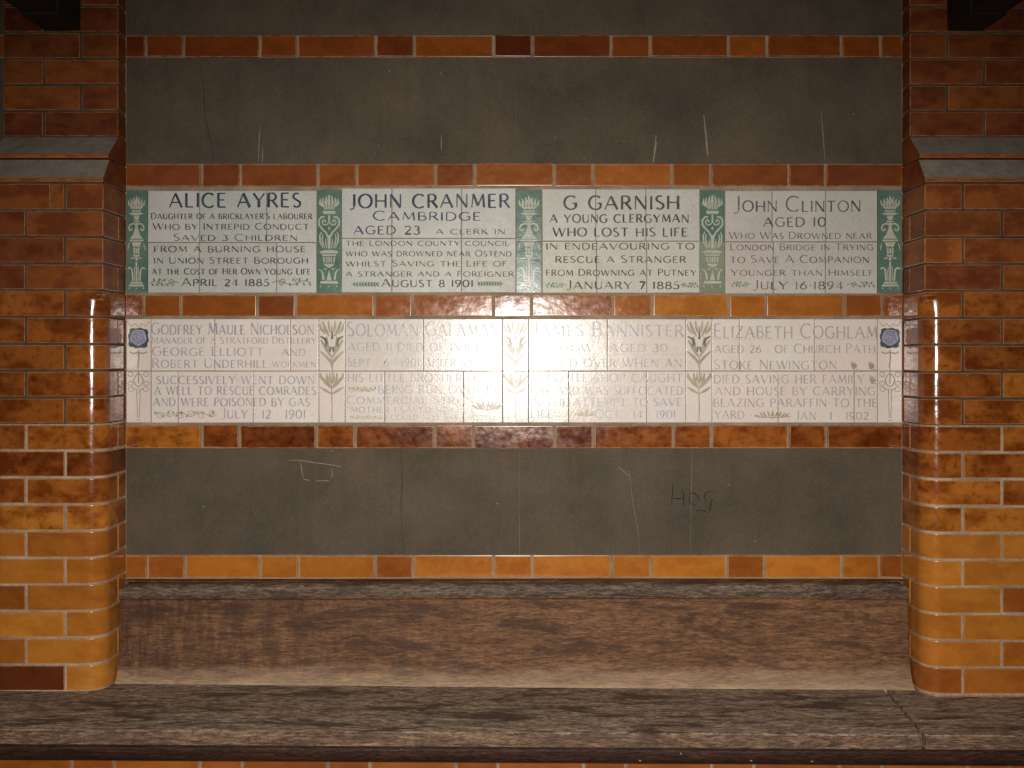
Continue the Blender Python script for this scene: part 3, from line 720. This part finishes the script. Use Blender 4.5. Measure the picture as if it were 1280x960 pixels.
# painted plant strips of the lower row
def plant_strip(label, x0, x1, design, group):
    r = empty('plant_tile_strip', label, 'tile strip', group, ((X(x0)+X(x1))/2, 0, Z(528)))
    tiles(r, [x0, x1], [x0, x1], 399, 463.8, 528, M_tileB, tilt=.35)
    sx = (X(x1)-X(x0))/200; sz = (Z(399)-Z(528))/900
    tx = lambda u: X(x0)+u*sx
    tz = lambda v: Z(399)-v*sz
    lay = [0]
    def rb(bm, pts, wd, mir=True, taper=None):
        for m in ((0, 1) if mir else (0,)):
            lay[0] += 1
            add_ribbon(bm, [(tx(200-u if m else u), tz(v)) for u, v in pts], wd*sx, YI-.000018*(lay[0] % 30), taper=taper)
    lf = lambda u: .25+.9*math.sin(math.pi*min(.93, u*.9+.08))
    if design == 'rose':
        bm = bmesh.new(); c_ = []
        for i in range(24):
            a = i/24*2*math.pi; k = 88*(1+.06*math.sin(a*8)); e = 1/max(abs(math.cos(a)), abs(math.sin(a)))**.6
            c_.append((tx(100+k*math.cos(a)*e*.92), tz(165+k*math.sin(a)*e*1.0)))
        bm.faces.new([bm.verts.new((x, YI, z)) for x, z in c_])
        sub(r, 'painted_leaves', flat_mesh(bm, 'rose_ground'), M_dkgreen, (0, 0, 0))
        bm = bmesh.new()
        bm.faces.new([bm.verts.new((tx(100+(66+4*math.sin(i*1.57))*math.cos(i/20*2*math.pi)), YI-.0007, tz(160+(70+4*math.sin(i*1.57))*math.sin(i/20*2*math.pi)))) for i in range(20)])
        f = sub(r, 'rose', flat_mesh(bm, 'rose'), M_lilac, (0, 0, 0))
        bm = bmesh.new()
        add_ribbon(bm, [(tx(100+rr*math.cos(a)), tz(160+rr*math.sin(a))) for rr, a in [(8+i*1.15, i*.42) for i in range(44)]], 7*sx, YI-.0011)
        for k in range(5):
            a = k*1.257; add_ribbon(bm, [(tx(100+38*math.cos(a)), tz(160+38*math.sin(a))), (tx(100+62*math.cos(a+.5)), tz(160+62*math.sin(a+.5)))], 6*sx, YI-.0011-.00002*(k+1))
        sub(f, 'petal_line', flat_mesh(bm, 'petal_lines'), M_lilacd, (0, 0, 0))
        bm = bmesh.new()
        for m in (0, 1):
            rb(bm, [(10, 20), (40, 60), (80, 40), (96, 70)], 7)
        rb(bm, [(98, 270), (104, 340), (96, 400), (100, 430)], 12, False)
        rb(bm, [(30, 285), (60, 300), (96, 290)], 12)
        rb(bm, [(100, 440), (100, 560)], 10, False)
        rb(bm, [(60, 530), (80, 490), (100, 470)], 9); rb(bm, [(60, 530), (75, 570), (100, 590)], 9)
        for cx_, cy_, an in ((38, 480, 0), (36, 560, 0), (40, 610, 0)):
            pts = [(cx_+22*math.cos(a_/8*6.283), cy_+22*math.sin(a_/8*6.283)*.9) for a_ in range(9)]
            rb(bm, pts, 6)
        rb(bm, [(92, 600), (86, 660), (94, 860)], 6); rb(bm, [(60, 600), (84, 620), (92, 650)], 7)
        rb(bm, [(80, 880), (120, 880)], 6, False)
        sub(r, 'painted_stem', flat_mesh(bm, 'stem'), M_olive, (0, 0, 0))['kind'] = 'stuff'
    else:
        bm = bmesh.new()
        for pts, wd in (([(100, 420), (98, 380), (60, 330), (10, 280)], 22), ([(96, 330), (60, 260), (16, 180)], 26), ([(92, 280), (70, 240), (60, 150)], 20),
                        ([(80, 150), (50, 90), (30, 20)], 24), ([(86, 120), (78, 70), (74, 15)], 18), ([(50, 130), (20, 90), (10, 40)], 16),
                        ([(96, 600), (60, 560), (16, 500), (14, 470)], 24), ([(98, 650), (50, 620), (10, 590)], 20), ([(92, 600), (66, 540), (60, 470)], 22), ([(94, 560), (84, 520), (84, 466)], 14)):
            rb(bm, pts, wd, True, lf)
        rb(bm, [(100, 330), (104, 420), (98, 640), (103, 760), (100, 870)], 9, False)
        rb(bm, [(84, 880), (116, 880)], 6, False)
        sub(r, 'painted_stem', flat_mesh(bm, 'lily'), M_olive, (0, 0, 0))
        bm = bmesh.new()
        rb(bm, [(100, 60), (100, 110), (104, 150), (100, 175)], 16, False, lambda u: .3+u)
        rb(bm, [(12, 150), (50, 172), (60, 215), (50, 240)], 18, True, lf)
        rb(bm, [(86, 285), (94, 240)], 12)
        sub(r, 'painted_petals', flat_mesh(bm, 'lily_dark'), M_olived, (0, 0, 0))
    return r
gp = 'painted plant strips between the lower plaques'
plant_strip('strip with lilac rose at the left end of the lower row', 158.6, 189.7, 'rose', gp)
plant_strip('strip with olive lily between the first and second lower plaques', 399, 431.7, 'lily', gp)
plant_strip('strip almost white with flash glare in the middle of the lower row', 628.2, 660.6, 'lily', gp)
plant_strip('strip with olive lily between the third and fourth lower plaques', 856.8, 889.6, 'lily', gp)
plant_strip('strip with lilac rose at the right end of the lower row', 1095.9, 1126.8, 'rose', gp)

# ------------------------------------------------------------------ scratches, cracks and marks on the slate
def mark(parent, name, strokes, wd, mat, y=-.0034, lab=None):
    bm = bmesh.new()
    for k, st in enumerate(strokes):
        pts = []
        for (ax, az), (bx, bz) in zip(st[:-1], st[1:]):
            for i in range(4):
                u = i/4; pts.append((X(ax+(bx-ax)*u+random.uniform(-.2, .2)), Z(az+(bz-az)*u)))
        pts.append((X(st[-1][0]), Z(st[-1][1])))
        add_ribbon(bm, pts, wd*random.uniform(.8, 1.2), y-.00004*k, taper=lambda u: .45+.6*math.sin(math.pi*min(.97, max(.03, u))))
    o = sub(parent, name, flat_mesh(bm, name), mat, (0, 0, 0), label=lab)
    if len(strokes) > 1: o['kind'] = 'stuff'
    return o
mark(S_low[0], 'scratch', [[(361, 575), (377, 575.3), (392, 578), (410, 580.3), (427, 583)], [(376, 577), (377.5, 588), (380, 597)], [(380, 599), (387, 600)], [(415.5, 586), (415.6, 594), (414, 599)], [(395, 601), (412, 600.5)]], .0019, M_chalk)
mark(S_low[1], 'scratched_marking', [[(841, 603), (840.5, 618), (838, 633)], [(841, 622.5), (853.5, 623.5)], [(852, 611), (854.5, 621), (854, 634)],
     [(861.5, 617), (866.5, 615.5), (871.5, 619.5), (874.5, 627)], [(861.5, 617), (861.8, 627), (866, 631.5), (871, 630)],
     [(891.5, 615), (886, 614), (881, 617), (880, 622), (883.5, 626)], [(890, 623), (888, 632), (886, 639.5)], [(869, 639), (875, 637), (881, 639), (885, 641)]], .0019, M_crack)
mark(S_low[0], 'crack', [[(501.5, 562), (503, 600), (501.5, 640), (504.5, 692)]], .0010, M_crack)
mark(S_low[1], 'crack', [[(865, 562), (864, 610), (862.5, 691)]], .0016, M_faint)
mark(S_low[1], 'scratch', [[(786, 588), (791, 630), (796, 655), (800, 692)], [(772, 583), (788, 596)]], .0018, M_gold)
mark(S_mid[0], 'crack', [[(250, 78), (255, 110), (257, 150), (264, 178), (269, 204)]], .0013, M_crack)
mark(S_mid[0], 'chalk_mark', [[(325.5, 158), (324, 180), (323.5, 204)], [(329, 184), (328, 204)], [(552, 168), (551.5, 188)]], .0018, M_chalk)
mark(S_mid[1], 'chalk_mark', [[(820, 169), (818.5, 186), (816.5, 203)], [(820.5, 178), (816, 203.3)], [(879.5, 144), (882, 170), (884, 195)], [(880, 145), (884.5, 194)]], .0030, M_chalk)
mark(S_mid[1], 'scratch', [[(1026, 140), (1028, 165), (1031, 203)]], .0018, M_chalk)
for (px, py) in ((1066, 143), (487, 89), (551, 92), (473, 182), (694, 172), (770, 176), (730, 197), (910, 605.5), (944, 676), (622, 629), (812, 620), (255, 633), (415, 563)):
    s_ = S_low if py > 400 else S_mid
    mark(s_[1] if px > 647 else s_[0], 'paint_fleck', [[(px-.8, py), (px+.8, py+.4)]], .0034, M_chalk, y=-.0036)

# ------------------------------------------------------------------ piers
PW = .32; PI_ = 1.1007                 # pier width, inner face
d1, d2, d3 = .058, .128, .164          # projections of the three stages
CH = .0717                             # course height
ztop3 = Z(229, d3)
RB = .052                              # bullnose radius
def corner(sgn, xi, dfront, rad, n=8):
    "points going round the bullnose; xi = inner face x (signed), front at dfront; returned from inner face to front"
    out = []
    for i in range(n+1):
        a = R(90*i/n)
        out.append((xi+sgn*(rad-rad*math.cos(a)), -(dfront-rad+rad*math.sin(a))))
    return out
def brick_plan(x0, x1, y_front, y_back, rl, rr):
    "plan polygon, x0<x1, front at -y_front; rl / rr radii of the left / right front corners"
    P = [(x1, -y_back), (x0, -y_back)]
    def arcp(cx, cy, r, a0, a1, n=8): return [(cx+r*math.cos(R(a0+(a1-a0)*i/n)), cy+r*math.sin(R(a0+(a1-a0)*i/n))) for i in range(n+1)]
    P += arcp(x0+rl, -y_front+rl, rl, 180, 270) if rl else [(x0, -y_front)]
    P += arcp(x1-rr, -y_front+rr, rr, 270, 360) if rr else [(x1, -y_front)]
    return P
def square_plan(x0, x1, y_front, y_back, rl, rr):
    "same vertex count as brick_plan but with square corners"
    P = [(x1, -y_back), (x0, -y_back)]
    def sq(cx, cy, sx_, r, a0, a1, n=8):
        o = []
        for i in range(n+1):
            a = R(a0+(a1-a0)*i/n); k = 1/max(abs(math.cos(a)), abs(math.sin(a)))
            o.append((cx+r*math.cos(a)*k, cy+r*math.sin(a)*k))
        return o
    P += sq(x0+rl, -y_front+rl, -1, rl, 180, 270) if rl else [(x0, -y_front)]
    P += sq(x1-rr, -y_front+rr, 1, rr, 270, 360) if rr else [(x1, -y_front)]
    return P
def brick(parent, x0, x1, yf, yb, z0, z1, rl, rr, tone, mott=False, stop=False, var=.06, name=None):
    if z1-z0 > .03: z0 += random.uniform(-.0009, .0009); z1 += random.uniform(-.0009, .0009); x0 += random.uniform(0, .0008); x1 -= random.uniform(0, .0008)
    cx, cz = (x0+x1)/2, (z0+z1)/2; cy = -(yf+yb)/2
    sh = lambda P: [(x-cx, y-cy) for x, y in P]
    bp = sh(brick_plan(x0, x1, yf, yb, rl, rr))
    h = z1-z0
    if stop: me = prism(bp, -h/2, h/2, 0, .0012, 'brick', sh(square_plan(x0, x1, yf, yb, rl, rr)), (h/2-.022, h/2-.010))
    else: me = prism(bp, -h/2, h/2, .0004 if not (rl or rr) else 0, .0018, 'brick')
    nm = name or ('bullnose_brick' if (rl or rr) else 'brick')
    return sub(parent, nm, me, M_brick_dull if (z0 > ztop3-4*.0725 and not mott) else (M_brick_mott if mott else M_brick), (cx, cy, cz), rt(.12), glaze(tone, var))
JH = .0029
def pier(sgn, label, CH=.0717):
    root = empty('brick_pier', label, 'pier', 'glazed brick piers either side of the memorial bay', (sgn*(PI_+PW/2), 0, ZS-.02))
    def seg(u0, u1):   # distances from the inner face outwards -> sorted x
        a, b = sgn*(PI_+u0), sgn*(PI_+u1); return (min(a, b), max(a, b))
    # mortar cores, 3 mm behind the brick faces
    e = .0032
    def core(u0, u1, dd, z0, z1, m, rad):
        a, b = seg(u0+e, u1-e)
        rr_ = max(rad-e, 0)
        me = prism([(x, y) for x, y in brick_plan(a, b, dd-e, -.05, rr_, rr_)], z0, z1, 0, 0, 'mortar')
        sub(root, 'mortar_core', me, m, (0, 0, 0))
    zr = lambda k: ztop3-k*CH
    core(0, PW, d3, zr(4), ztop3+.012, M_mortar_d, 0)
    core(0, PW, d3, zr(9), zr(4)-.0001, M_mortar_d, RB)
    core(0, PW, d3, ZS-.05, zr(9)-.0001, M_mortar_w, RB)
    core(0, PW, d1, ztop3-.0001, 2.85, M_mortar_d, 0)
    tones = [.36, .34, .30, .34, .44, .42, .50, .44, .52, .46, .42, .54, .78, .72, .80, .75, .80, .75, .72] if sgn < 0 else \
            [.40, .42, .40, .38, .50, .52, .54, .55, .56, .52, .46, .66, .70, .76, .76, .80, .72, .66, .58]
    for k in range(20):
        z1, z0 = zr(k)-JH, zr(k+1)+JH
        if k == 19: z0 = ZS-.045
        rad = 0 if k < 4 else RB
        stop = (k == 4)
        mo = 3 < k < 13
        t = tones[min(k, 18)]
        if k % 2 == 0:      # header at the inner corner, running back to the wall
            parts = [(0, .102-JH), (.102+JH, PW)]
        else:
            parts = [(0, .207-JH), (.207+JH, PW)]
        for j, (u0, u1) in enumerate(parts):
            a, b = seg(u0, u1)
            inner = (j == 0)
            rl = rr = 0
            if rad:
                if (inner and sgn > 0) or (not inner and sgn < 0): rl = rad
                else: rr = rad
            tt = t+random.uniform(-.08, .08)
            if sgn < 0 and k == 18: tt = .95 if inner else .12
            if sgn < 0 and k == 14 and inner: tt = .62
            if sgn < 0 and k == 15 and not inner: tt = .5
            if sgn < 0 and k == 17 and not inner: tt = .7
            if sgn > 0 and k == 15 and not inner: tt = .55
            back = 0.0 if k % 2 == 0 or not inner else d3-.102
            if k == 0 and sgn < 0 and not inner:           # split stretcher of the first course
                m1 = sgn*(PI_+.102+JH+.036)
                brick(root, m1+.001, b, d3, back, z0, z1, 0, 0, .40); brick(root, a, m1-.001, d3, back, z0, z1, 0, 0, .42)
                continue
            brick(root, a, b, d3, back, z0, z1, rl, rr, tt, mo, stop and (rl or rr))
            if back > 0:
                a2, b2 = seg(0, .10); brick(root, a2, b2, d3-.102-2*JH, 0.0, z0, z1, 0, 0, t*.9, mo)
    # the two sloping weathered offsets
    def offset(da, za, db, zb, riser, cuts, name='sloping_brick'):
        us = [0]+cuts+[PW]
        for i, (u0, u1) in enumerate(zip(us[:-1], us[1:])):
            a, b = seg(u0+(.0002 if i else 0), u1-.0002 if i < len(us)-2 else u1)
            prof = [(0, zb-riser), (db, zb-riser), (db, zb), (da, za), (0, za)]
            me = extrude_x([(d_, z_) for d_, z_ in prof], a, b, 1, .0004, 'sloping_brick')
            me.materials.append(M_brick_dull); me.materials.append(M_dust)
            for p in me.polygons:
                if p.normal.z > .3 and p.normal.y < -.2: p.material_index = 1
            o = sub(root, name, me, None, (0, 0, 0), None, glaze(.28, .03))
    zA = Z(171.5, d1); zB = Z(192.5, d2); 
    offset(d1, zA, d2, zB, .011, [])
    zC = zB-.0145; zD = Z(222, d3)
    offset(d2-.006, zC, d3, zD, .012, [])
    for dd, zz, hh, cs in ((d2, zB, .0085, (0, .115, .218, PW)), (d3, zD, .0095, (0, .088, .172, PW))):
        for u0, u1 in zip(cs[:-1], cs[1:]):
            a, b = seg(u0+.0012, u1-.0012)
            brick(root, a, b, dd+.0016, dd-.01, zz-.0012-hh, zz-.0012, 0, 0, .5)
    # body under the offsets, flush with the lower stage
    # side courses showing beside the slopes
    zs = ztop3+.0045
    brick(root, *seg(.0012, PW-.0012), d3-.024, 0, zs, zD-.0128, 0, 0, .3)
    brick(root, *seg(.0012, PW-.0012), d2-.02, 0, zD-.0105, zC-.018, 0, 0, .3)
    # upper stage, one brick thin, courses upward from the slope
    zu = zA; k = 0
    pitch = (Z(8, d1)-zA)/5
    while zu < 2.80:
        z0, z1 = zu+JH, zu+pitch-JH
        parts = [(0, .207-JH), (.207+JH, PW)] if k % 2 == 0 else [(0, .104-JH), (.104+JH, PW)]
        if k >= 5: parts = [(0, .104-JH), (.104+JH, PW)] if k == 5 else parts
        tt0 = [.20, .30, .32, .22, .16, .22, .15, .2, .2, .2]
        for (u0, u1) in parts:
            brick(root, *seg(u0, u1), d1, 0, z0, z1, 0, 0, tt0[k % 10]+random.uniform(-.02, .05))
        zu += pitch; k += 1
    # pale mortar bead where the pier meets the seat
    return root
pier(-1, 'left glazed brick pier with sloping weathered offsets, darker lowest corner brick')
pier(1, 'right glazed brick pier with sloping weathered offsets, cut by the frame edge', .07215)

# ------------------------------------------------------------------ roof brackets
def bracket(sgn, label):
    x0, x1 = sorted((sgn*1.204, sgn*1.303)); zb = Z(39.5, d1)
    r = empty('timber_bracket', label, 'bracket', 'dark timber roof brackets on the piers', ((x0+x1)/2, -d1, zb))
    me = prism([(x0, -.205), (x1, -.205), (x1, -d1-.0015), (x0, -d1-.0015)], zb, 2.84, .0004, .004, 'wall_post')
    sub(r, 'wall_post', me, M_timber, (0, 0, 0))
    me = prism([(x0+.005, -1.15), (x1-.005, -1.15), (x1-.005, -.2055), (x0+.005, -.2055)], zb+.004, zb+.15, .0004, .004, 'beam')
    sub(r, 'beam', me, M_timber, (0, 0, 0))
    return r
bracket(-1, 'black timber roof bracket on the left pier at the top corner')
bracket(1, 'black timber roof bracket on the right pier at the top corner')

# ------------------------------------------------------------------ bench
bench = empty('wooden_bench', 'long weathered oak bench with upright backrest between two brick piers', 'bench', loc=(0, -.2, ZS-.03))
zt = Z(723.2)
def back_profile(zlow):
    return [(.0062, zt), (.050, zt), (.0595, zt-.002), (.0650, zt-.008), (.0662, zt-.018), (.0645, zt-.040), (.0600, zt-.0445), (.0565, zt-.047),
            (.0570, zt-.080), (.0620, zt-.15), (.0700, zt-.205), (.0800, zt-.245), (.0930, zt-.266), (.1080, zt-.280), (.1090, zlow), (.0062, zlow)]
def backrest(x0, x1, nx=24):
    me = extrude_x(back_profile(ZS-.02), x0, x1, nx, .0, 'backrest', .0)
    for v in me.vertices:                    # worn, rounded top corners
        e = min(v.co.x-x0, x1-v.co.x)
        if nx > 10 and e < 1e-5:
            k = max(0, 1-(zt-v.co.z)/.014)
            v.co.x += (.003+.013*k*k)*(1 if v.co.x < (x0+x1)/2 else -1); v.co.z -= .004*k
    # round the two ends off slightly
    for v in me.vertices:
        e = min(v.co.x-x0, x1-v.co.x)
        if e < 1e-5 and v.co.y < -.03 and v.co.z > ZS: v.co.y += .006; v.co.x += .003 if v.co.x < (x0+x1)/2 else -.003
        v.co.y += .0012*math.sin(v.co.x*3.1+v.co.z*9); v.co.z += (.0016*math.sin(v.co.x*2.3+1) if v.co.z > zt-.06 else 0)
    me.materials.append(M_back); me.materials.append(M_rail)
    for p in me.polygons:
        if p.center.z > zt-.041: p.material_index = 1
    return sub(bench, 'backrest', me, None, (0, 0, 0))
backrest(-PI_+.002, PI_-.002)
backrest(-2.6, -PI_-PW-.004, 4); backrest(PI_+PW+.004, 2.6, 4)
# dark gap line on the top of the backrest: a loose capping batten behind
me = extrude_x([(.0065, zt+.0008), (.030, zt+.0030), (.034, zt+.0004), (.034, zt-.002), (.0065, zt-.002)], -PI_+.01, PI_-.006, 16, 0, 'capping_batten', .0004)
sub(bench, 'capping_batten', me, M_back, (0, 0, 0))
SL = math.tan(R(.34))
def skew(me):
    for v in me.vertices: v.co.z -= v.co.x*SL
    return me
df = .452
def seat_board(x0, x1, nx):
    prof = [(.0062, ZS), (.16, ZS-.0005), (.30, ZS+.0008), (df-.012, ZS-.0005), (df-.003, ZS-.003), (df, ZS-.009), (df-.001, ZS-.034), (df-.006, ZS-.037), (.0062, ZS-.037)]
    me = extrude_x(prof, x0, x1, nx, 0, 'seat_board', .0003)
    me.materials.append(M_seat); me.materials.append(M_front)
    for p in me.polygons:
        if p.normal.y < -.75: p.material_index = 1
    for v in me.vertices:                        # the butt joint runs slightly askew
        if .9 < v.co.x < 1.1: v.co.x += (.11+v.co.y)*.088
    return sub(bench, 'seat_board', skew(me), None, (0, 0, 0))
seat_board(-2.6, 1.010, 40); seat_board(1.019, 2.6, 18)
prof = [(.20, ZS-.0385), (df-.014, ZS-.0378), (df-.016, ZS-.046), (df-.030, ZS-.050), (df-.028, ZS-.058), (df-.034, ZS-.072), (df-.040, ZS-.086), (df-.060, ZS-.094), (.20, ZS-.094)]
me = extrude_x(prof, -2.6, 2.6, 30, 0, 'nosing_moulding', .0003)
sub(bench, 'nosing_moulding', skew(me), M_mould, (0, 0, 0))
for px, py in ((334, 931), (355, 935), (28, 930), (939, 951), (502, 936), (851, 942), (1015, 952), (800, 951)):
    dd = df-.02
    me = prism([(-.0022, 0), (.0022, 0), (.0022, .003), (-.0022, .003)], -.0012, .0012, .0005, 0, 'paint_fleck')
    sub(bench, 'paint_fleck', me, M_chalk, (X(px, dd), -dd+.000, Z(py, dd)))

# brick plinth under the seat
dp = .26
plinth = link('bench_plinth', prism([(-2.6, -dp+.003), (2.6, -dp+.003), (2.6, -.001), (-2.6, -.001)], 0, ZS-.096, 0, 0, 'plinth_core'), M_mortar)
plinth['label'] = 'low orange glazed brick wall under the front of the bench seat'; plinth['category'] = 'wall'
zc = ZS-.098; row = 0
P0 = X(90, dp)
while zc > .02:
    z1, z0 = zc-.002, max(zc-CH+.004, .004)
    x = P0-.331*5+(.16 if row % 2 else 0); i = 0
    while x < 2.3:
        wd = .109 if i % 2 == 0 else .222
        me = box_me(wd-.006, .05, z1-z0, .0018, .0005)
        sub(plinth, 'brick', me, M_brick, (x+wd/2, -dp+.025, (z0+z1)/2), rt(.2), glaze(.48, .06))
        x += wd; i += 1
    zc -= CH; row += 1

bpy.context.view_layer.update()
